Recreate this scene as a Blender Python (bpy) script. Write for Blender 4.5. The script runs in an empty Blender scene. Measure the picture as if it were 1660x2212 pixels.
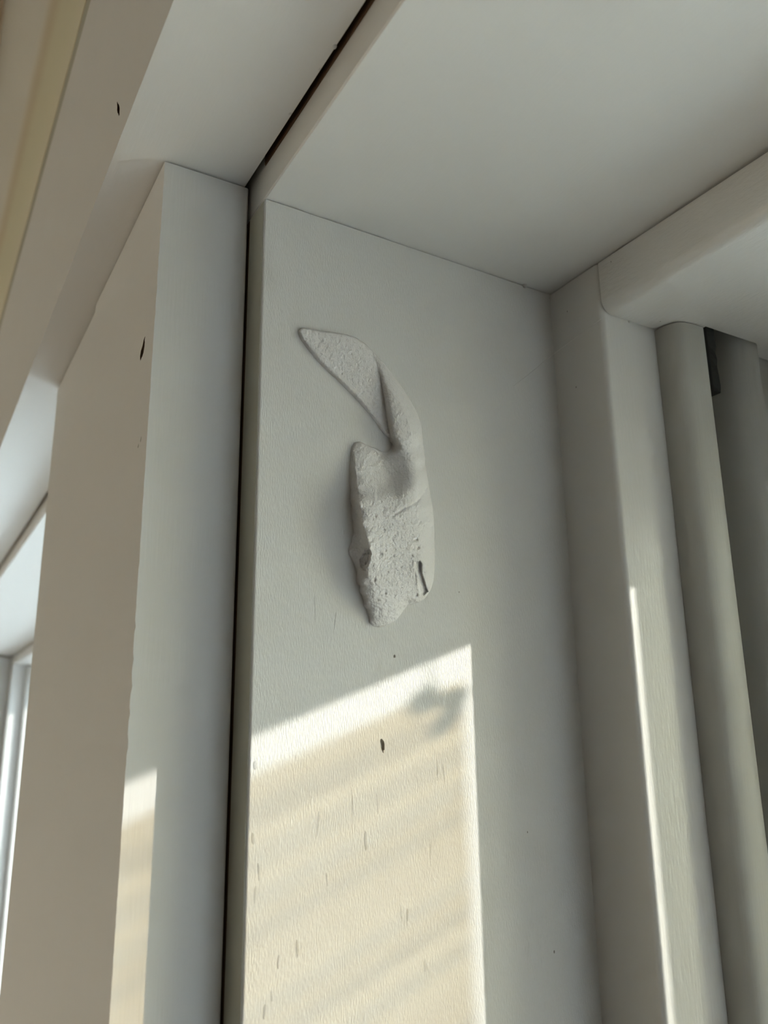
import bpy, bmesh, math, random
import numpy as np
from mathutils import Vector, Matrix, noise, geometry

random.seed(7)
C = bpy.context.scene.collection
S = bpy.context.scene
ZO = 2.12            # the board's top corner is 2.12 m above the room floor

# ------------------------------------------------------------------ camera
cam_d = bpy.data.cameras.new('camera')
cam = bpy.data.objects.new('camera', cam_d); C.objects.link(cam)
ROT = ((0.8656095244338793, -0.5005587515298595, -0.012692024118385159),
       (0.11852388172557321, 0.22945728404880472, -0.9660752787736825),
       (0.4864897128101022, 0.8347396546611491, 0.25794857678640115))
rx, ry, rz = (Vector(r) for r in ROT)
m = Matrix((rx, -ry, -rz)).transposed().to_4x4()
m.translation = Vector((-0.0710, -0.1834, -0.1400 + ZO))
cam.matrix_world = m
cam_d.sensor_fit = 'VERTICAL'; cam_d.sensor_height = 24.0
cam_d.lens = 24.0 * 1792.2183 / 2212
cam_d.clip_start = 0.005; cam_d.clip_end = 200
cam_d.dof.use_dof = True; cam_d.dof.focus_distance = 0.225; cam_d.dof.aperture_fstop = 12.0
S.camera = cam

# ------------------------------------------------------------------ light
SUN = Vector((-1.0, 0.56, -0.377)).normalized()      # the way the sunlight travels
w = bpy.data.worlds.new('sky'); S.world = w; w.use_nodes = True
nt = w.node_tree; nt.nodes.clear()
out = nt.nodes.new('ShaderNodeOutputWorld'); bg = nt.nodes.new('ShaderNodeBackground')
# bright hazy morning sky: white towards the horizon, bluer overhead
gtc = nt.nodes.new('ShaderNodeTexCoord'); gsx = nt.nodes.new('ShaderNodeSeparateXYZ'); ramp = nt.nodes.new('ShaderNodeValToRGB')
ramp.color_ramp.elements[0].position = 0.0; ramp.color_ramp.elements[0].color = (0.77, 0.92, 1.0, 1)
ramp.color_ramp.elements[1].position = 0.8; ramp.color_ramp.elements[1].color = (0.50, 0.70, 1.0, 1)
nt.links.new(gtc.outputs['Generated'], gsx.inputs[0]); nt.links.new(gsx.outputs['Z'], ramp.inputs[0])
bg.inputs['Strength'].default_value = 13.0
nt.links.new(ramp.outputs[0], bg.inputs[0]); nt.links.new(bg.outputs[0], out.inputs[0])
sd = bpy.data.lights.new('sun', 'SUN'); sd.energy = 5.0; sd.angle = math.radians(0.55); sd.color = (1.0, 0.95, 0.88)
sun = bpy.data.objects.new('sun', sd); C.objects.link(sun)
sun.rotation_euler = SUN.to_track_quat('-Z', 'Y').to_euler(); sun.location = (3, -2, 5)
for nm, y, wd in (('window_portal', -0.88, 1.7), ('window_portal', 0.8, 1.2)):
    pd = bpy.data.lights.new(nm, 'AREA'); pd.shape = 'RECTANGLE'; pd.size = 1.25; pd.size_y = wd
    pd.cycles.is_portal = True
    po = bpy.data.objects.new(nm, pd); C.objects.link(po)
    po.location = (0.245, y, ZO - 0.65); po.rotation_euler = (0, math.radians(90), 0)
S.view_settings.view_transform = 'Standard'; S.view_settings.look = 'None'
S.view_settings.gamma = 1.0; S.view_settings.use_curve_mapping = False
S.view_settings.exposure = 0.72
S.cycles.max_bounces = 12; S.cycles.diffuse_bounces = 8; S.cycles.transparent_max_bounces = 16

# ------------------------------------------------------------------ materials
def mat(name, col, rough=0.5, spec=0.4, grain=None, bump=0.0, bump_d=0.0002, var=0.0, speck=0.0):
    """paint; grain = noise scale per axis for brush marks (1/m)"""
    M = bpy.data.materials.new(name); M.use_nodes = True
    t = M.node_tree; b = t.nodes['Principled BSDF']
    b.inputs['Base Color'].default_value = (*col, 1); b.inputs['Roughness'].default_value = rough
    b.inputs['Specular IOR Level'].default_value = spec
    if grain:
        tc = t.nodes.new('ShaderNodeTexCoord'); mp = t.nodes.new('ShaderNodeMapping')
        mp.inputs['Scale'].default_value = grain
        n = t.nodes.new('ShaderNodeTexNoise'); n.inputs['Scale'].default_value = 1.0
        n.inputs['Detail'].default_value = 3.0; n.inputs['Roughness'].default_value = 0.6
        t.links.new(tc.outputs['Object'], mp.inputs[0]); t.links.new(mp.outputs[0], n.inputs['Vector'])
        bp = t.nodes.new('ShaderNodeBump'); bp.inputs['Strength'].default_value = bump
        bp.inputs['Distance'].default_value = bump_d
        t.links.new(n.outputs['Fac'], bp.inputs['Height']); t.links.new(bp.outputs[0], b.inputs['Normal'])
        if var or speck:
            n2 = t.nodes.new('ShaderNodeTexNoise'); n2.inputs['Scale'].default_value = 35.0; n2.inputs['Detail'].default_value = 5
            t.links.new(tc.outputs['Object'], n2.inputs['Vector'])
            r = t.nodes.new('ShaderNodeMix'); r.data_type = 'RGBA'
            r.inputs['A'].default_value = (*[c * (1 - var) for c in col], 1); r.inputs['B'].default_value = (*[min(1, c * (1 + var)) for c in col], 1)
            t.links.new(n2.outputs['Fac'], r.inputs['Factor'])
            last = r.outputs['Result']
            if speck:
                v = t.nodes.new('ShaderNodeTexVoronoi'); v.inputs['Scale'].default_value = 150.0
                mp2 = t.nodes.new('ShaderNodeMapping'); mp2.inputs['Scale'].default_value = (1, 1, 0.6)
                t.links.new(tc.outputs['Object'], mp2.inputs[0]); t.links.new(mp2.outputs[0], v.inputs['Vector'])
                lt = t.nodes.new('ShaderNodeMath'); lt.operation = 'LESS_THAN'; lt.inputs[1].default_value = speck
                t.links.new(v.outputs['Distance'], lt.inputs[0])
                sx = t.nodes.new('ShaderNodeSeparateXYZ'); t.links.new(v.outputs['Color'], sx.inputs[0])
                gt = t.nodes.new('ShaderNodeMath'); gt.operation = 'GREATER_THAN'; gt.inputs[1].default_value = 0.72
                t.links.new(sx.outputs[0], gt.inputs[0])
                mu = t.nodes.new('ShaderNodeMath'); mu.operation = 'MULTIPLY'
                t.links.new(lt.outputs[0], mu.inputs[0]); t.links.new(gt.outputs[0], mu.inputs[1])
                r2 = t.nodes.new('ShaderNodeMix'); r2.data_type = 'RGBA'; r2.inputs['B'].default_value = (0.22, 0.2, 0.17, 1)
                t.links.new(mu.outputs[0], r2.inputs['Factor']); t.links.new(last, r2.inputs['A']); last = r2.outputs['Result']
            t.links.new(last, b.inputs['Base Color'])
    return M

WP = (0.585, 0.568, 0.545)
M_board = mat('painted_board', WP, 0.45, 0.35, (3400, 3400, 620), 0.7, 0.00022, 0.015, 0.035)
M_vert = mat('painted_wood_upright', WP, 0.42, 0.4, (1500, 1500, 90), 0.35, 0.00012, 0.015, 0.03)
M_cas = mat('flat_paint_upright', WP, 0.62, 0.2, (1500, 1500, 90), 0.3, 0.00012, 0.015, 0.03)
M_casH = mat('flat_paint_level', WP, 0.62, 0.2, (1400, 90, 1400), 0.3, 0.0001, 0.015, 0.02)
M_strip = mat('darker_paint_upright', (0.42, 0.41, 0.375), 0.42, 0.4, (1500, 1500, 90), 0.35, 0.00012, 0.015, 0.03)  # frame strip coloured darker than the other woodwork
M_sash = mat('shaded_sash_paint', (0.38, 0.375, 0.35), 0.45, 0.35, (1500, 1500, 90), 0.35, 0.00012, 0.015, 0.03)  # shade of the channel beside the sash is put into this colour
M_horiz = mat('painted_wood_level', WP, 0.4, 0.4, (1400, 90, 1400), 0.3, 0.00010, 0.015, 0.02)
M_stop = mat('gloss_paint_upright', WP, 0.28, 0.5, (1300, 1300, 200), 0.45, 0.00012, 0.01, 0.03)
M_stoph = mat('gloss_paint_level', WP, 0.28, 0.5, (900, 300, 900), 0.6, 0.0003, 0.01, 0.03)
M_wall = mat('wall_paint', (0.90, 0.79, 0.66), 0.7, 0.2, (300, 300, 300), 0.2, 0.0003)
M_wallf = mat('beige_wall_paint', (0.60, 0.565, 0.50), 0.7, 0.2, (300, 300, 300), 0.2, 0.0003)
M_groove = mat('dark_groove_paint', (0.36, 0.335, 0.27), 0.7, 0.2, (300, 60, 300), 0.2, 0.0002, 0.05)  # darker colour for the groove line above the head casing
M_tan = mat('tan_wall_paint', (0.88, 0.73, 0.58), 0.7, 0.2, (300, 300, 300), 0.2, 0.0003)
M_dark = mat('unseen_dark_brown', (0.10, 0.075, 0.055), 0.6, 0.3, (40, 40, 4), 0.1, 0.0005, 0.1)
M_ceil = mat('ceiling_paint', (0.55, 0.50, 0.44), 0.8, 0.2)
M_floor = mat('floor_wood', (0.20, 0.15, 0.10), 0.45, 0.4, (60, 3, 60), 0.1, 0.0005, 0.2)
M_raw = mat('bare_wood', (0.10, 0.06, 0.035), 0.9, 0.1, (1500, 1500, 300), 0.6, 0.0003, 0.4)
M_dent = mat('grey_dent', (0.40, 0.38, 0.34), 0.8, 0.1)
M_fill = mat('dried_filler', (0.65, 0.622, 0.605), 0.62, 0.35, (2100, 2100, 1700), 1.0, 0.00032, 0.03)
M_gask = mat('black_rubber', (0.012, 0.014, 0.014), 0.5, 0.3)
M_yell = mat('yellowed_paint', (0.50, 0.455, 0.33), 0.6, 0.3, (300, 60, 300), 0.2, 0.0002)
M_web = mat('spider_silk', (0.85, 0.82, 0.78), 0.5, 0.5)
M_ground = mat('wet_pale_paving', (0.85, 0.79, 0.67), 0.4, 0.5)
M_ext = mat('outside_render', (0.6, 0.57, 0.52), 0.9, 0.1)

def glass_mat():
    M = bpy.data.materials.new('window_glass'); M.use_nodes = True
    t = M.node_tree; t.nodes.clear()
    o = t.nodes.new('ShaderNodeOutputMaterial'); mx = t.nodes.new('ShaderNodeMixShader')
    tr = t.nodes.new('ShaderNodeBsdfTransparent'); tr.inputs[0].default_value = (0.95, 0.97, 0.96, 1)
    gl = t.nodes.new('ShaderNodeBsdfGlossy'); gl.inputs['Roughness'].default_value = 0.0
    fr = t.nodes.new('ShaderNodeFresnel'); fr.inputs[0].default_value = 1.45
    t.links.new(fr.outputs[0], mx.inputs[0]); t.links.new(tr.outputs[0], mx.inputs[1])
    t.links.new(gl.outputs[0], mx.inputs[2]); t.links.new(mx.outputs[0], o.inputs[0])
    return M
M_glass = glass_mat()

def slat_mat(name, tint, see):
    M = bpy.data.materials.new(name); M.use_nodes = True
    t = M.node_tree; t.nodes.clear()
    o = t.nodes.new('ShaderNodeOutputMaterial'); mx = t.nodes.new('ShaderNodeMixShader'); mx.inputs[0].default_value = see
    tr = t.nodes.new('ShaderNodeBsdfTransparent'); tr.inputs[0].default_value = (*tint, 1)
    df = t.nodes.new('ShaderNodeBsdfDiffuse'); df.inputs[0].default_value = (0.7, 0.6, 0.4, 1)
    t.links.new(df.outputs[0], mx.inputs[1]); t.links.new(tr.outputs[0], mx.inputs[2]); t.links.new(mx.outputs[0], o.inputs[0])
    return M
M_slats = [slat_mat('straw_%s' % n, tnt, 0.92) for n, tnt in
           (('pale', (0.85, 0.77, 0.62)), ('gold', (0.80, 0.71, 0.55)), ('grey', (0.73, 0.66, 0.54)), ('dark', (0.68, 0.60, 0.47)))]

# ------------------------------------------------------------------ helpers
def link(name, bm, M, parent=None, smooth=False, kind=None, label=None, cat=None):
    me = bpy.data.meshes.new(name); bmesh.ops.recalc_face_normals(bm, faces=bm.faces[:])
    bm.to_mesh(me); bm.free()
    for k in (M if isinstance(M, (list, tuple)) else [M]): me.materials.append(k)
    if smooth:
        for p in me.polygons: p.use_smooth = True
    o = bpy.data.objects.new(name, me); C.objects.link(o)
    if parent: o.parent = parent
    if kind: o['kind'] = kind
    if label: o['label'] = label
    if cat: o['category'] = cat
    return o

def root(name, label=None, cat=None, kind=None):
    o = bpy.data.objects.new(name, None); C.objects.link(o); o.empty_display_size = 0.05
    if label: o['label'] = label
    if cat: o['category'] = cat
    if kind: o['kind'] = kind
    return o

def add_box(bm, x0, x1, y0, y1, z0, z1):
    v = [bm.verts.new((x, y, z + ZO)) for x in (x0, x1) for y in (y0, y1) for z in (z0, z1)]
    for f in ((0, 1, 3, 2), (4, 6, 7, 5), (0, 4, 5, 1), (2, 3, 7, 6), (0, 2, 6, 4), (1, 5, 7, 3)):
        bm.faces.new([v[i] for i in f])
    return v

def box(name, x0, x1, y0, y1, z0, z1, M, parent=None, bev=0.0, seg=2, **k):
    bm = bmesh.new(); add_box(bm, x0, x1, y0, y1, z0, z1)
    if bev: bmesh.ops.bevel(bm, geom=bm.edges[:], offset=bev, segments=seg, profile=0.5, affect='EDGES')
    return link(name, bm, M, parent, **k)

def extrude_z(bm, pts, z0, z1):
    """closed plan outline (x, y) pulled up from z0 to z1"""
    lo = [bm.verts.new((x, y, z0 + ZO)) for x, y in pts]; hi = [bm.verts.new((x, y, z1 + ZO)) for x, y in pts]
    n = len(pts)
    for i in range(n): bm.faces.new((lo[i], lo[(i + 1) % n], hi[(i + 1) % n], hi[i]))
    bm.faces.new(lo[::-1]); bm.faces.new(hi)

def extrude_y(bm, pts, y0, y1):
    """closed cross-section (x, z) pulled along y"""
    lo = [bm.verts.new((x, y0, z + ZO)) for x, z in pts]; hi = [bm.verts.new((x, y1, z + ZO)) for x, z in pts]
    n = len(pts)
    for i in range(n): bm.faces.new((lo[i], lo[(i + 1) % n], hi[(i + 1) % n], hi[i]))
    bm.faces.new(lo[::-1]); bm.faces.new(hi)

def arc(cx, cy, r, a0, a1, n=8):
    return [(cx + r * math.cos(math.radians(a0 + (a1 - a0) * i / n)), cy + r * math.sin(math.radians(a0 + (a1 - a0) * i / n))) for i in range(n + 1)]

def auto_smooth(o, deg=40):
    for p in o.data.polygons: p.use_smooth = True
    bm = bmesh.new(); bm.from_mesh(o.data)
    for e in bm.edges:
        if len(e.link_faces) == 2 and e.calc_face_angle(0) > math.radians(deg): e.smooth = False
    bm.to_mesh(o.data); bm.free()

def carve(o, cutters):
    """cut real hollows into o; the hollow's faces keep the cutter's material"""
    for c in cutters:
        md = o.modifiers.new('cut', 'BOOLEAN'); md.object = c; md.operation = 'DIFFERENCE'; md.solver = 'EXACT'
        md.material_mode = 'TRANSFER'
    dg = bpy.context.evaluated_depsgraph_get(); dg.update()
    me = bpy.data.meshes.new_from_object(o.evaluated_get(dg), depsgraph=dg)
    o.modifiers.clear(); o.data = me
    for c in cutters: bpy.data.objects.remove(c, do_unlink=True)

def chip_cutter(loc, axis_long, axis_in, length, width, depth, M, seed):
    """a ragged lens-shaped plug"""
    rnd = random.Random(seed)
    al = Vector(axis_long).normalized(); ai = Vector(axis_in).normalized(); aw = al.cross(ai)
    bm = bmesh.new(); n = 14; top = []; bot = []
    c = Vector(loc) + Vector((0, 0, ZO))
    for i in range(n):
        a = 2 * math.pi * i / n
        k = rnd.uniform(0.75, 1.15)
        p = al * (math.cos(a) * length / 2 * k) + aw * (math.sin(a) * width / 2 * k * (1 - 0.35 * math.cos(a)))
        top.append(bm.verts.new(c + p - ai * 0.0006)); bot.append(bm.verts.new(c + p * 0.6 + ai * depth * rnd.uniform(0.7, 1)))
    for i in range(n): bm.faces.new((top[i], top[(i + 1) % n], bot[(i + 1) % n], bot[i]))
    bm.faces.new(top[::-1]); bm.faces.new(bot)
    return link('cutter', bm, M)

# ------------------------------------------------------------------ room shell
YA, YB, XB = -1.9, 1.62, -2.6
box('floor', XB, 0.24, YA, YB, -2.22, -2.12, M_floor, kind='structure')
box('ceiling', XB - .1, 0.24, YA - .1, YB + .1, 1.60, 1.70, M_ceil, kind='structure')
wb = box('wall_back', XB - .1, XB, YA - .1, YB + .1, -2.22, 1.60, M_wall, kind='structure')
box('added_dark_panel', XB, XB + .03, YA, 0.30, -2.12, 1.60, M_dark, wb)  # added unseen dark sheet, keeps room light off the stop
box('wall_left', XB, 0.24, YB, YB + .1, -2.22, 1.60, M_tan, kind='structure')
box('wall_right', XB, 0.24, YA - .1, YA, -2.22, 1.60, M_dark, kind='structure')
bm = bmesh.new()
add_box(bm, 0.0008, 0.24, YA, YB, 0.021, 0.131)
add_box(bm, -0.034, 0.24, YA, YB, 0.131, 0.3405)
add_box(bm, -0.0372, 0.24, YA, YB, 0.3405, 1.60)
add_box(bm, -0.034, 0.0008, YA, -1.851, 0.0, 0.131)
add_box(bm, -0.034, 0.0008, 1.501, YB, 0.0, 0.131)
add_box(bm, -0.034, 0.24, YA, YB, -2.12, -1.33)
add_box(bm, -0.034, 0.24, 1.428, YB, -1.33, 0.021)
add_box(bm, -0.034, 0.24, YA, -1.778, -1.33, 0.021)
link('wall_front', bm, M_wallf, kind='structure', label='beige plaster wall above and around the white window woodwork')
box('ground', -6, 40, -40, 40, -2.9, -2.8, M_ground, kind='structure')
box('roof_eave', 0.241, 0.62, YA, YB, 0.30, 0.36, M_ext, kind='structure')

# ------------------------------------------------------------------ window with the filler on its jamb
SL = -0.015                       # the soffit drops 1.5 mm towards the glass
win = root('window_1', 'white painted timber window with filler smeared on its jamb board', None, 'structure')

def soffit(y0, y1, parent):
    bm = bmesh.new()
    extrude_y(bm, [(0, 0.0004), (0.0004, 0.0), (0.24, SL * 0.24), (0.24, 0.02), (0, 0.02)], y0, y1)
    return link('soffit_board', bm, M_horiz, parent)
soffit(-1.75, 0.024, win)

for nm_, b_ in (('dark_gap_edge', (-0.0003, 0.0, -1.75, 0.0, 0.0100, 0.0195)), ('dark_gap_edge', (-0.0003, 0.0, 0.0105, 0.0250, -1.29, -0.001))):
    box(nm_, *b_, M_raw, win)  # dark strips lining the gaps, in the wood colour of the chips

M_olive = mat('olive_grey_edge_paint', (0.40, 0.39, 0.325), 0.6, 0.2, (1500, 1500, 90), 0.3, 0.0001, 0.03)  # thin edge layer, darker and more olive than the boards
be = box('board_edge', -0.0002, 0.0, 0.0005, 0.0105, -1.29, -0.0008, M_olive, win); be['label'] = 'olive grey front edge of the jamb board'

# jamb board with a soft front arris, its dents cut into it
bm = bmesh.new()
zt0 = -0.0003
prof = [(0.0, 0.0255), (0.0, 0.0005)] + arc(0.0005, 0.0005, 0.0005, 180, 270, 4)[1:] + [(0.24, 0.0), (0.24, 0.0255)]
lo = [bm.verts.new((x, y, -1.3 + ZO)) for x, y in prof]
hi = [bm.verts.new((x, y, zt0 + SL * x + ZO)) for x, y in prof]
n = len(prof)
for i in range(n): bm.faces.new((lo[i], lo[(i + 1) % n], hi[(i + 1) % n], hi[i]))
bm.faces.new(lo[::-1]); bm.faces.new(hi)
jamb = link('jamb_board', bm, M_board, win)
jamb['label'] = 'flat white jamb board carrying the filler smear'
carve(jamb, [chip_cutter((0.03843, 0, -0.12099), (0.2, 0, 1), (0, 1, 0), 0.0011, 0.0008, 0.0008, M_dent, 1),
             chip_cutter((0.03458, 0, -0.14290), (0.12, 0, -1), (0, 1, 0), 0.0038, 0.0014, 0.0012, M_dent, 2)])

# raised runs and nibs in the old paint of the board
runs = [(0.0297, -0.1644, .0045, .0008), (0.0392, -0.1808, .003, .0006), (0.0409, -0.1816, .003, .0006),
        (0.0124, -0.1853, .0038, .0007), (0.0080, -0.1873, .003, .0006), (0.0066, -0.1937, .0025, .0006),
        (0.0030, -0.1690, .004, .0006), (0.0022, -0.1735, .0035, .0006), (0.0014, -0.1620, .0025, .0009),
        (0.0505, -0.1490, .0055, .0004), (0.0525, -0.1500, .005, .0004), (0.0196, -0.1720, .003, .0005),
        (0.0455, -0.1930, .003, .0005), (0.0172, -0.1600, .006, .0004), (0.0330, -0.1560, .006, .0004),
        (0.0262, -0.1555, .007, .0004), (0.0478, -0.1680, .004, .0004), (0.0050, -0.1965, .003, .0007),
        (0.0015, -0.1465, .002, .0012), (0.0160, -0.1100, .007, .0004), (0.0215, -0.1130, .005, .0004)]
def run_mesh():
    bm = bmesh.new(); bmesh.ops.create_uvsphere(bm, u_segments=10, v_segments=8, radius=0.5)
    me = bpy.data.meshes.new('paint_run'); bm.to_mesh(me); bm.free(); me.materials.append(M_board)
    for p in me.polygons: p.use_smooth = True
    return me
RUN = run_mesh()
for x, z, l, wd in runs:
    o = bpy.data.objects.new('paint_run', RUN); C.objects.link(o); o.parent = jamb
    o.location = (x, 0.0, z + ZO); o.scale = (wd, wd * 0.16, l); o.rotation_euler = (0, random.uniform(-.12, .12), 0)
for x, y, z, r in ((0.0892, -0.0003, -0.0016, 0.0016), (0.1113, -0.0219, -0.0186, 0.0011)):
    o = bpy.data.objects.new('paint_nib', RUN); C.objects.link(o); o.parent = jamb
    o.location = (x, y, z + ZO); o.scale = (r, r * .8, r)

# vertical stop: rounded front arris
r = 0.0016
bm = bmesh.new()
extrude_z(bm, [(0.1, 0.001), (0.1, -0.0217 + r)] + arc(0.1 + r, -0.0217 + r, r, 180, 270, 8)[1:] + [(0.1223, -0.0217), (0.1223, 0.001)], -1.3, -0.0019)
vs = link('vertical_stop', bm, M_stop, win); auto_smooth(vs)

# head stop: butts against the vertical stop, notched over the frame strip and the sash
bm = bmesh.new()
plan = [(0.1, -1.73), (0.1, -0.24), (0.1, -0.0219), (0.1350, -0.0219), (0.1350, -0.0309), (0.1590, -0.0309), (0.1608, -0.0302), (0.1614, -0.0285), (0.1614, -0.0245), (0.1940, -0.0245), (0.1940, -1.73)]
extrude_z(bm, plan, -0.0186, -0.0023)
for v in bm.verts:               # the joint under the soffit opens a little towards the room
    if v.co.z > ZO - 0.005: v.co.z += 0.0003 - min(0.0022, 0.010 * max(0, -v.co.y - 0.02))
bm.edges.ensure_lookup_table()
es = [e for e in bm.edges if all(abs(v.co.x - 0.1) < 1e-6 and v.co.z < ZO - 0.01 for v in e.verts)]
bmesh.ops.bevel(bm, geom=es, offset=0.0042, segments=8, profile=0.5, affect='EDGES')
hs = link('head_stop', bm, M_stoph, win); auto_smooth(hs)

# rounded frame strip beside the stop
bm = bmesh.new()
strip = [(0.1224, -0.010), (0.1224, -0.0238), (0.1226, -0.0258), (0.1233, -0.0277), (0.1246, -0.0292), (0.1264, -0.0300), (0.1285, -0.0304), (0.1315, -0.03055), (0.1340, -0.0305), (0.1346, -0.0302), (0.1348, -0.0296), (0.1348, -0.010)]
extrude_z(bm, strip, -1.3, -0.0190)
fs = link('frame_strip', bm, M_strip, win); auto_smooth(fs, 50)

# the sash: moulded edge, stile, rails, glass
sash = root('sash'); sash.parent = win
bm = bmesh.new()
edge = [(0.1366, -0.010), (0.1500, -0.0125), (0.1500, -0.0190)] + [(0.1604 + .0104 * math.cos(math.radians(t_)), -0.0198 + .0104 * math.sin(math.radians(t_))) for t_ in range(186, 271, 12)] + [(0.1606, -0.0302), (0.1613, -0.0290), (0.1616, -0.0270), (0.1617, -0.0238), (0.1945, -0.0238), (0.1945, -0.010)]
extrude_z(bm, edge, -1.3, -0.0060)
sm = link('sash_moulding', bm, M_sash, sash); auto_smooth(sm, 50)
box('sash_stile', 0.195, 0.235, -0.0735, -0.0115, -1.29, -0.019, M_vert, sash, .001)
box('sash_stile', 0.195, 0.235, -1.73, -1.68, -1.29, -0.019, M_vert, sash, .001)
box('sash_rail', 0.195, 0.235, -1.68, -0.0735, -0.0525, -0.019, M_vert, sash, .001)
box('sash_rail', 0.195, 0.235, -1.68, -0.0735, -1.29, -1.235, M_vert, sash, .001)
box('glass_pane', 0.214, 0.218, -1.68, -0.0735, -1.235, -0.0525, M_glass, sash)
# frayed end of the rubber seal hanging in the groove
bm = bmesh.new()
zz = [-0.012, -0.020, -0.024, -0.0265, -0.0285, -0.031, -0.034, -0.0375, -0.0398]
xx = [0.1400, 0.1400, 0.1402, 0.1392, 0.1398, 0.1391, 0.1396, 0.1400, 0.1392]
rows = []
for z, x in zip(zz, xx):
    rows.append([bm.verts.new((a, b, z + ZO)) for a, b in ((0.1350, -0.0258), (0.1352, -0.0290), (0.1362, -0.0300), (x, -0.0302 + (x - .139) * .3), (x, -0.0270))])
for a, b in zip(rows, rows[1:]):
    for i in range(5): bm.faces.new((a[i], a[(i + 1) % 5], b[(i + 1) % 5], b[i]))
bm.faces.new(rows[0]); bm.faces.new(rows[-1][::-1])
g = link('rubber_seal', bm, M_gask, sash); g['label'] = 'black torn rubber seal'

box('frame_head', 0.1945, 0.24, -1.75, 0.0255, -0.0186, -0.0037, M_vert, win)
box('frame_post', 0.1223, 0.24, -0.0115, 0.0255, -1.3, -0.004, M_vert, win)
box('jamb_board', 0.0, 0.24, -1.7755, -1.75, -1.3, -0.004, M_board, win)
box('sill_board', -0.07, 0.24, -1.79, 0.0255, -1.33, -1.3, M_horiz, win, .002)

# ------------------------------------------------------------------ mullion casing and head casing on the room side
DX = -0.0248
cas = root('trim_1', 'white post casing beside the jamb board, chipped along its front arris', None, 'structure')
bm = bmesh.new()
ra = 0.0009
p = [(DX, 0.098), (DX, 0.0102), (-0.0008 - ra, 0.0102)] + arc(-0.0008 - ra, 0.0102 + ra, ra, 270, 360, 6)[1:] + [(-0.0008, 0.098)]
zs = [-1.34] + [(-0.30 + 0.0015 * i) for i in range(206)]
zs = [z for z in zs if z < 0.0088] + [0.0090]
rings = []
for z in zs:
    ring = []
    for i, (x, y) in enumerate(p):
        if i == 1 and z > -0.30:          # the arris, nibbled where the paint has come off
            k = max(0, noise.noise((3.1, 7.7, z * 260))) * 0.0004 + max(0, noise.noise((8.2, 1.3, z * 900)) - .1) * 0.0004
            k *= 1.6 if -0.150 < z < -0.115 else 0.45
            x += k; y += k * 0.5
        ring.append(bm.verts.new((x, y, z + ZO)))
    rings.append(ring)
for a, b in zip(rings, rings[1:]):
    for i in range(len(p)): bm.faces.new((a[i], a[(i + 1) % len(p)], b[(i + 1) % len(p)], b[i]))
bm.faces.new(rings[0][::-1]); bm.faces.new(rings[-1])
board = link('casing_board', bm, M_cas, cas); auto_smooth(board)
carve(board, [chip_cutter((DX, 0.0211, -0.0413), (0, -0.55, 0.83), (1, 0, 0), 0.0072, 0.0034, 0.0028, M_raw, 5),
              chip_cutter((DX, 0.0188, -0.0690), (0, -0.4, 0.83), (1, 0, 0), 0.0016, 0.0008, 0.0004, M_dent, 6),
              chip_cutter((DX, 0.0165, -0.0680), (0, -0.4, 0.83), (1, 0, 0), 0.0022, 0.0008, 0.0004, M_dent, 7)])
box('casing_board', DX + 0.0007, -0.0008, 0.0983, 0.1815, -1.34, 0.0088, M_cas, cas, .0006)
box('post_core', 0.0, 0.24, 0.0257, 0.1663, -1.34, 0.0205, M_vert, cas)

head = root('trim_2', 'white head casing board across the top of both windows', None, 'structure')
hb = box('casing_board', -0.0372, -0.0020, -1.85, 1.5, 0.0095, 0.1305, M_casH, head)
carve(hb, [chip_cutter((-0.0372, 0.0140, 0.0236), (0, 0.55, 0.83), (1, 0, 0), 0.0105, 0.0020, 0.0028, M_raw, 9)])
for x, y, r in ((-0.0022, -0.0460, .0010), (-0.0024, -0.0219, .0007), (-0.0023, -0.0384, .0005)):
    o = bpy.data.objects.new('paint_nib', RUN); C.objects.link(o); o.parent = hb
    o.location = (x, y, 0.0095 + ZO); o.scale = (r, r * 1.4, r)
box('batten', -0.0366, -0.0335, -1.85, 1.5, 0.1307, 0.1455, M_groove, head)

# strip of old wall edge, yellowed and with a brown damp stain along it
nt = M_yell.node_tree; pb = nt.nodes['Principled BSDF']
tc = nt.nodes.new('ShaderNodeTexCoord'); sx = nt.nodes.new('ShaderNodeSeparateXYZ'); mr = nt.nodes.new('ShaderNodeMapRange'); rp = nt.nodes.new('ShaderNodeValToRGB')
mr.inputs['From Min'].default_value = ZO + 0.146; mr.inputs['From Max'].default_value = ZO + 0.34
rp.color_ramp.elements[0].position = 0.0; rp.color_ramp.elements[0].color = (0.60, 0.545, 0.41, 1)
rp.color_ramp.elements[1].position = 1.0; rp.color_ramp.elements[1].color = (0.60, 0.565, 0.50, 1)
for p_, c_ in ((.12, (0.585, 0.54, 0.39)), (.42, (0.56, 0.515, 0.37)), (.60, (0.50, 0.42, 0.29)), (.70, (0.51, 0.43, 0.31)), (.85, (0.57, 0.52, 0.43))):
    e_ = rp.color_ramp.elements.new(p_); e_.color = (*c_, 1)
nt.links.new(tc.outputs['Object'], sx.inputs[0]); nt.links.new(sx.outputs['Z'], mr.inputs['Value']); nt.links.new(mr.outputs[0], rp.inputs[0]); nt.links.new(rp.outputs[0], pb.inputs['Base Color'])
bm = bmesh.new()
extrude_y(bm, [(-0.0335, 0.1456), (-0.0370, 0.1458), (-0.0376, 0.150), (-0.0377, 0.22), (-0.0374, 0.30), (-0.0372, 0.340), (-0.0335, 0.340)], -1.89, 1.61)
t3 = link('trim_3', bm, M_yell, kind='structure', label='yellowed strip with a brown stain along the wall above the head casing')
auto_smooth(t3)

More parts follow.
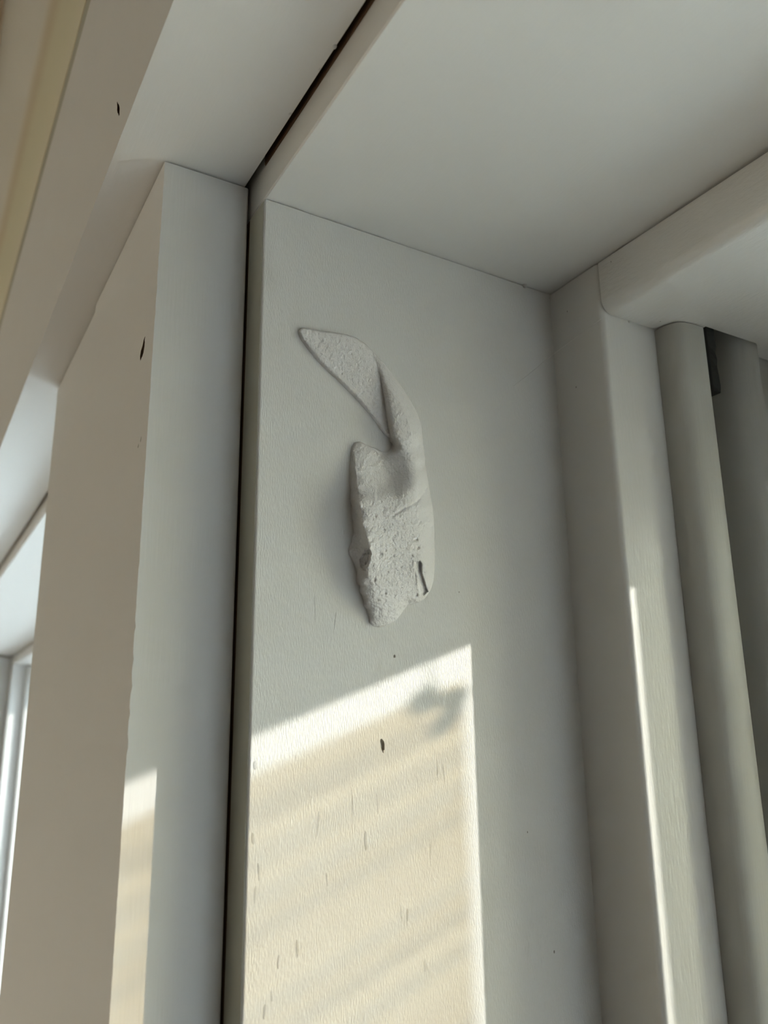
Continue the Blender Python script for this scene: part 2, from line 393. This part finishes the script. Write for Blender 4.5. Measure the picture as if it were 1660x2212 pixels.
# ------------------------------------------------------------------ the neighbouring window beyond the post
win2 = root('window_2', 'blurred neighbouring white window beyond the post', None, 'structure')
soffit(0.1665, 1.4, win2)
box('jamb_board', 0.0, 0.24, 0.1665, 0.192, -1.3, -0.004, M_board, win2)
box('jamb_board', 0.0, 0.24, 1.4, 1.4255, -1.3, -0.004, M_board, win2)
box('vertical_stop', 0.1, 0.1223, 1.378, 1.4, -1.3, -0.004, M_stop, win2, .001)
box('head_stop', 0.1, 0.194, 0.2, 1.378, -0.0186, -0.004, M_stoph, win2, .002)
box('frame_head', 0.1945, 0.24, 0.192, 1.4, -0.0186, -0.0037, M_vert, win2)
box('frame_strip', 0.1224, 0.1348, 1.3695, 1.4, -1.3, -0.0190, M_vert, win2, .003)
s2 = root('sash'); s2.parent = win2
box('sash_moulding', 0.150, 0.1945, 1.370, 1.39, -1.3, -0.0191, M_vert, s2, .006, 4)
box('sash_stile', 0.195, 0.235, 0.192, 0.25, -1.29, -0.019, M_vert, s2, .001)
box('sash_stile', 0.195, 0.235, 1.345, 1.4, -1.29, -0.019, M_vert, s2, .001)
box('sash_rail', 0.195, 0.235, 0.25, 1.345, -0.0525, -0.019, M_vert, s2, .001)
box('sash_rail', 0.195, 0.235, 0.25, 1.345, -1.29, -1.235, M_vert, s2, .001)
box('glass_pane', 0.214, 0.218, 0.25, 1.345, -1.235, -0.0525, M_glass, s2)
box('sill_board', -0.07, 0.24, 0.1665, 1.45, -1.33, -1.3, M_horiz, win2, .002)

# ------------------------------------------------------------------ the filler
HM = ((0.04372156127153354, 0.0012233700472198527, 4.287216340860539),
      (0.015247831832872153, -0.04709614304663352, -29.7677078977813),
      (-0.00011263017780145926, 5.1629932792431536e-05, 1.0))   # sketch of the smear -> board, mm
outline = [(140,190),(165,172),(210,178),(280,195),(400,208),(490,230),(560,275),(620,335),(680,400),(740,475),(800,560),(850,640),(890,715),(915,790),(925,880),(935,960),(942,1050),(960,1150),(975,1240),(990,1330),(998,1430),(1000,1530),(1003,1640),(998,1740),(990,1800),(965,1860),(930,1905),(880,1925),(835,1935),(810,1960),(780,2005),(745,2040),(700,2065),(655,2078),(610,2068),(585,2045),(588,2010),(570,1960),(548,1935),(555,1910),(540,1870),(530,1815),(510,1730),(490,1670),(455,1610),(452,1580),(475,1540),(490,1470),(485,1400),(475,1300),(468,1200),(466,1100),(468,1010),(475,930),(495,900),(530,895),(565,915),(600,930),(635,945),(665,962),(700,965),(722,945),(735,915),(738,890),(722,868),(690,845),(640,770),(580,695),(500,605),(420,525),(340,450),(260,370),(200,295),(160,240)]
EDGE = 0.25
ctrl = [(x, y, EDGE) for x, y in outline] + [
 # thin film
 (220,235,.8),(300,290,.95),(420,400,.95),(550,560,.85),(560,380,1.1),(620,600,.75),(500,300,1.0),(650,700,.65),(400,300,1.0),(340,400,.8),(470,540,.8),(580,660,.7),(180,205,.7),
 # valley beside the arm
 (706,810,.5),(694,740,.55),(682,650,.6),(664,540,.75),(645,450,.95),(630,390,1.1),
 # arm
 (652,400,1.7),(690,470,2.5),(732,560,3.3),(768,650,3.9),(792,740,4.3),(802,840,4.6),(690,560,2.0),(712,660,2.6),(728,750,3.1),(745,850,3.4),(760,900,3.7),(790,600,2.6),(840,700,2.9),(870,790,3.4),(600,330,.9),(700,440,1.6),
 # notch and bowl
 (600,962,1.0),(535,925,.9),(690,1000,1.0),(735,985,2.2),(690,1075,1.5),(725,1120,2.0),(645,1090,1.9),(580,1040,1.9),(525,995,1.5),(780,1020,3.2),(790,1100,3.4),(700,1165,2.9),(620,1165,3.2),(545,1130,3.1),(492,1000,1.2),(560,1190,4.3),(640,1205,4.3),(740,1190,3.9),
 # facet on the far side
 (845,800,4.2),(852,900,4.5),(865,1000,4.7),(875,1080,4.9),(905,860,2.2),(920,1000,2.4),(930,1090,2.8),
 # crest
 (550,1245,5.7),(620,1248,5.9),(700,1240,5.7),(790,1212,5.8),(860,1170,5.8),(920,1150,4.2),(600,1280,6.0),(700,1275,5.9),
 # left shoulder over the sheer side
 (497,1080,2.3),(512,1180,4.1),(528,1280,5.9),(548,1390,6.6),(572,1475,6.9),(590,1540,6.7),(596,1620,6.3),(575,1700,5.5),(548,1770,4.2),(552,1830,3.2),(575,1900,2.6),(600,1980,1.7),(620,2030,1.0),
 (522,1080,2.6),(536,1180,4.2),(552,1280,6.0),(572,1390,6.6),(597,1475,6.8),(614,1540,6.6),(620,1620,6.2),(600,1700,5.6),(575,1770,4.6),
 (476,1080,1.0),(485,1180,1.7),(495,1280,2.6),(512,1390,3.1),(528,1475,3.4),(538,1540,3.6),
 # skirt
 (470,1580,.7),(500,1605,1.3),(512,1670,1.2),(522,1730,1.2),(505,1530,2.0),
 # top
 (650,1320,6.0),(650,1420,6.1),(750,1400,6.0),(850,1370,5.6),(930,1300,4.6),(960,1400,3.8),(700,1550,5.8),(800,1550,5.6),(900,1480,5.1),(960,1540,3.6),(660,1680,5.3),(750,1700,5.0),(830,1620,5.2),(930,1640,4.4),(965,1720,3.2),(700,1840,4.4),(790,1830,4.2),(660,1940,3.1),(750,1940,2.8),(700,2010,1.6),(880,1890,2.2),(850,1760,4.3),(970,1800,2.0)]
ctrl = np.array(ctrl, float)
def dist(a, b): return np.sqrt(((a[:, None, :] - b[None, :, :]) ** 2).sum(2) + 36.0)
K = dist(ctrl[:, :2], ctrl[:, :2]); nC = len(ctrl)
A = np.zeros((nC + 3, nC + 3)); A[:nC, :nC] = K; A[:nC, nC] = 1; A[:nC, nC + 1:] = ctrl[:, :2] / 1000; A[nC, :nC] = 1; A[nC + 1:, :nC] = ctrl[:, :2].T / 1000
wts = np.linalg.solve(A, np.concatenate([ctrl[:, 2], [0, 0, 0]]))

def dens(poly, step):
    o = []
    for (x0, y0), (x1, y1) in zip(poly, poly[1:] + poly[:1]):
        k = max(1, int(math.hypot(x1 - x0, y1 - y0) / step))
        for i in range(k): o.append((x0 + (x1 - x0) * i / k, y0 + (y1 - y0) * i / k))
    return o
def smooth_loop(poly):
    a = np.array(dens(poly, 7)); 
    for _ in range(3): a = 0.25 * np.roll(a, 1, 0) + 0.5 * a + 0.25 * np.roll(a, -1, 0)
    a += np.array([[noise.noise((x * .04, y * .04, 1)) * 2.5, noise.noise((x * .04, y * .04, 9)) * 2.5] for x, y in a])
    return a
ring = smooth_loop(outline)
def inside(pts, poly):
    x, y = pts[:, 0], pts[:, 1]; r = np.zeros(len(pts), bool)
    for (x0, y0), (x1, y1) in zip(poly, np.roll(poly, -1, 0)):
        if y0 == y1: continue
        c = ((y0 > y) != (y1 > y)) & (x < (x1 - x0) * (y - y0) / (y1 - y0) + x0)
        r ^= c
    return r
def seg_d(pts, line):
    d = np.full(len(pts), 1e9)
    for (x0, y0), (x1, y1) in zip(line, line[1:]):
        v = np.array([x1 - x0, y1 - y0]); q = pts - [x0, y0]
        t = np.clip((q @ v) / (v @ v), 0, 1)
        d = np.minimum(d, np.hypot(*(q - t[:, None] * v).T))
    return d
rng = np.random.default_rng(3)
gx, gy = np.meshgrid(np.arange(130, 1010, 5.0), np.arange(160, 2085, 5.0))
grid = np.stack([gx.ravel(), gy.ravel()], 1) + rng.uniform(-1.5, 1.5, (gx.size, 2))
grid = grid[inside(grid, ring)]
grid = grid[seg_d(grid, [tuple(q) for q in ring] + [tuple(ring[0])]) > 3.5]
allp = np.concatenate([ring, grid])
D = seg_d(allp, [tuple(q) for q in ring] + [tuple(ring[0])])
H = dist(allp, ctrl[:, :2]) @ wts[:nC] + wts[nC] + (allp / 1000) @ wts[nC + 1:]
H = np.maximum(H, 0.25)
# the crease between the thin film and the folded arm
cv = np.array([350, 405, 500, 600, 700, 800, 870, 915]); cu_ = np.array([606, 634, 657, 676, 690, 705, 722, 740])
du = allp[:, 0] - np.interp(allp[:, 1], cv, cu_)
amp = np.interp(allp[:, 1], [345, 400, 470, 600, 750, 900], [0, .7, 1.7, 2.9, 3.7, 4.2])
Darm = seg_d(allp, [(560,275),(620,335),(680,400),(740,475),(800,560),(850,640),(890,715),(915,790),(925,880),(935,960)])
film = 1.0 - .45 * np.exp(-np.abs(du) / 22)
arm = film + amp * (1 - np.exp(-np.maximum(du, 0) / 15)) * np.clip(Darm / 75, 0, 1) ** .7
wgt = np.clip((930 - allp[:, 1]) / 70, 0, 1); wgt = wgt * wgt * (3 - 2 * wgt)
wgt = np.where((allp[:, 1] > 850) & (du < -8), wgt * np.clip(1 - (allp[:, 1] - 850) / 40, 0, 1), wgt)
H = H * (1 - wgt) + np.where(du > 0, arm, film) * wgt
crest_l = [(490,985),(500,1080),(513,1180),(529,1280),(549,1390),(573,1475),(591,1540)]
H += .22 * np.exp(-(seg_d(allp, crest_l) / 9) ** 2)
# thicker lip along the edge of the film and the tail
H += 0.35 * np.clip(D / 9, 0, 1)
# fine lumps
soft = np.clip(1 - np.abs(allp[:, 0] - (900 + (allp[:, 1] - 900) * 0.12)) / 60, 0, 1) * (allp[:, 1] < 1180) * (allp[:, 1] > 740)
nz = np.array([noise.noise((x * .035, y * .035, 0)) * .16 + noise.noise((x * .075, y * .06, 5)) * .13 + noise.noise((x * .13, y * .11, 8)) * .08 for x, y in allp])
H += nz * np.clip(D / 12, 0, 1) * (1 - .8 * soft)
# wrinkle
wr = [(745,1338),(800,1305),(860,1277),(905,1243),(945,1190)]
dw = seg_d(allp, wr); H -= .45 * np.exp(-(dw / 9) ** 2) * (allp[:, 0] > 730)
dw2 = seg_d(allp, [(x - 4, y - 24) for x, y in wr]); H += .15 * np.exp(-(dw2 / 18) ** 2)
# gouge
gouge = np.array([(868,1640),(900,1630),(914,1650),(912,1700),(930,1760),(945,1810),(958,1845),(930,1868),(905,1850),(890,1790),(885,1720),(862,1665)], float)
gi = inside(allp, gouge); gd = seg_d(allp, [tuple(q) for q in gouge] + [tuple(gouge[0])])
gl = np.interp(allp[:, 1], [1630, 1860], [862, 902]); gr_ = np.interp(allp[:, 1], [1630, 1860], [910, 958])
H -= np.where(gi, 2.0 * np.clip(gd / 5, 0, 1) * np.clip(.25 + .75 * (allp[:, 0] - gl) / (gr_ - gl), .2, 1), 0)
H += np.where(~gi, .35 * np.exp(-(gd / 14) ** 2), 0) * (allp[:, 0] < 900)
# broken patch on the shoulder
bp_ = np.array([(545,1600),(560,1560),(590,1545),(598,1580),(585,1640),(560,1690),(535,1680),(525,1640)], float)
bi = inside(allp, bp_); bd = seg_d(allp, [tuple(q) for q in bp_] + [tuple(bp_[0])])
rough = np.array([noise.noise((x * .16, y * .16, 11)) for x, y in allp])
H += np.where(bi, (-.7 + rough * .6) * np.clip(bd / 8, 0, 1), 0)
H += np.where(~bi, .3 * np.exp(-(bd / 9) ** 2), 0)
# pores
pores = [(676,1434,8,.5),(878,1500,10,.8),(888,1550,8,.7),(922,1418,7,.5),(655,1585,11,.5),(735,1600,9,.5),(655,1530,7,.4),(715,1605,8,.4),(685,1835,6,.5),(620,1750,7,.3),(905,1390,6,.3),(850,1600,7,.5),(880,1860,9,.6),(760,1690,6,.3),(700,1700,6,.3),(590,1990,6,.3),(640,1880,6,.4)]
pores += [(rng.uniform(580, 950), rng.uniform(1300, 2000), rng.uniform(4, 7), rng.uniform(.15, .35)) for _ in range(45)]
for x, y, s, a in pores: H -= a * np.exp(-(((allp[:, 0] - x) ** 2 + (allp[:, 1] - y) ** 2) / s ** 2))
H = np.maximum(H, 0.12)
q = np.concatenate([allp, np.ones((len(allp), 1))], 1) @ np.array(HM).T
XZ = q[:, :2] / q[:, 2:3]
px = (XZ[:, 0] - .57 * H) / 1000; pz = (XZ[:, 1] - .44 * H) / 1000; py = -H / 1000
nr = len(ring)
res = geometry.delaunay_2d_cdt([Vector((float(a), float(b))) for a, b in allp], [], [list(range(nr))], 1, 1e-4)
vs2, fc, vorig = res[0], res[2], res[3]
bm = bmesh.new(); bv = []
for i, src in enumerate(vorig):
    k = src[0] if src else int(np.argmin(((allp - np.array(vs2[i])) ** 2).sum(1)))
    bv.append(bm.verts.new((px[k], py[k], pz[k] + ZO)))
for f in fc:
    try: bm.faces.new([bv[i] for i in f])
    except ValueError: pass
be = [e for e in bm.edges if len(e.link_faces) == 1]
ex = bmesh.ops.extrude_edge_only(bm, edges=be)
for v in [g_ for g_ in ex['geom'] if isinstance(g_, bmesh.types.BMVert)]: v.co.y = 0.0004
sme = link('filler_smear', bm, M_fill, smooth=True, label='lumpy dried white filler smear stuck on the jamb board', cat='filler')

# ------------------------------------------------------------------ cobweb thread
def tube(bm, pts, rad, seg=6):
    pts = [Vector(q) + Vector((0, 0, ZO)) for q in pts]; rings = []
    for i, q in enumerate(pts):
        d = (pts[min(i + 1, len(pts) - 1)] - pts[max(i - 1, 0)]).normalized(); u = d.orthogonal().normalized(); v = d.cross(u)
        rings.append([bm.verts.new(q + (u * math.cos(2 * math.pi * j / seg) + v * math.sin(2 * math.pi * j / seg)) * rad) for j in range(seg)])
    for a, b in zip(rings, rings[1:]):
        for j in range(seg): bm.faces.new((a[j], a[(j + 1) % seg], b[(j + 1) % seg], b[j]))
    bm.faces.new(rings[0][::-1]); bm.faces.new(rings[-1])
bm = bmesh.new()
tube(bm, ((0.0824, 0.0, -0.0379), (0.0998, -0.0004, -0.0229), (0.0998, -0.0213, -0.0206)), 0.00005)
link('cobweb_thread', bm, M_web, smooth=True, label='single pale cobweb thread stretched across the corner of jamb and stop', cat='cobweb')

# ------------------------------------------------------------------ straw blind hung outside, the light through it falls on the board
bl = root('straw_blind', 'translucent straw blind of thin level slats hanging outside the window', 'blind')
rnd = random.Random(11)
bm = bmesh.new(); z = -0.0320; i = 0; XBL = 0.31
while z > -1.25:
    hgt = rnd.choice((.003, .0038, .0045, .0058)); k = rnd.choice((0, 0, 1)) if i % 2 == 0 else rnd.choice((1, 2, 3, 3)); i += 1
    add_box(bm, XBL, XBL + .0008, -0.34, -0.1407, z - hgt, z - .0001)
    bm.faces.ensure_lookup_table()
    for f in bm.faces[-6:]: f.material_index = k
    z -= hgt
link('slat', bm, M_slats, bl)['kind'] = 'stuff'
bm = bmesh.new()
pts = [(-.1495, -.0325), (-.1465, -.0300), (-.1450, -.0304), (-.1437, -.0338), (-.1400, -.0342), (-.1388, -.0352), (-.1403, -.0398), (-.1425, -.0428), (-.1450, -.0436), (-.1457, -.0416), (-.1438, -.0398), (-.1430, -.0378), (-.1450, -.0360), (-.1478, -.0364)]
lo = [bm.verts.new((XBL - .002, y, z_ + ZO)) for y, z_ in pts]; hi = [bm.verts.new((XBL - .0005, y, z_ + ZO)) for y, z_ in pts]
for i in range(len(pts)): bm.faces.new((lo[i], lo[(i + 1) % len(pts)], hi[(i + 1) % len(pts)], hi[i]))
bm.faces.new(lo[::-1]); bm.faces.new(hi)
link('hanging_clip', bm, M_dent, bl)
for y in (-0.1455, -0.335):
    bm = bmesh.new(); bmesh.ops.create_cone(bm, cap_ends=True, segments=6, radius1=.0003, radius2=.0003, depth=.336, matrix=Matrix.Translation((XBL - .001, y, ZO + .133)))
    link('cord', bm, M_dent, bl)
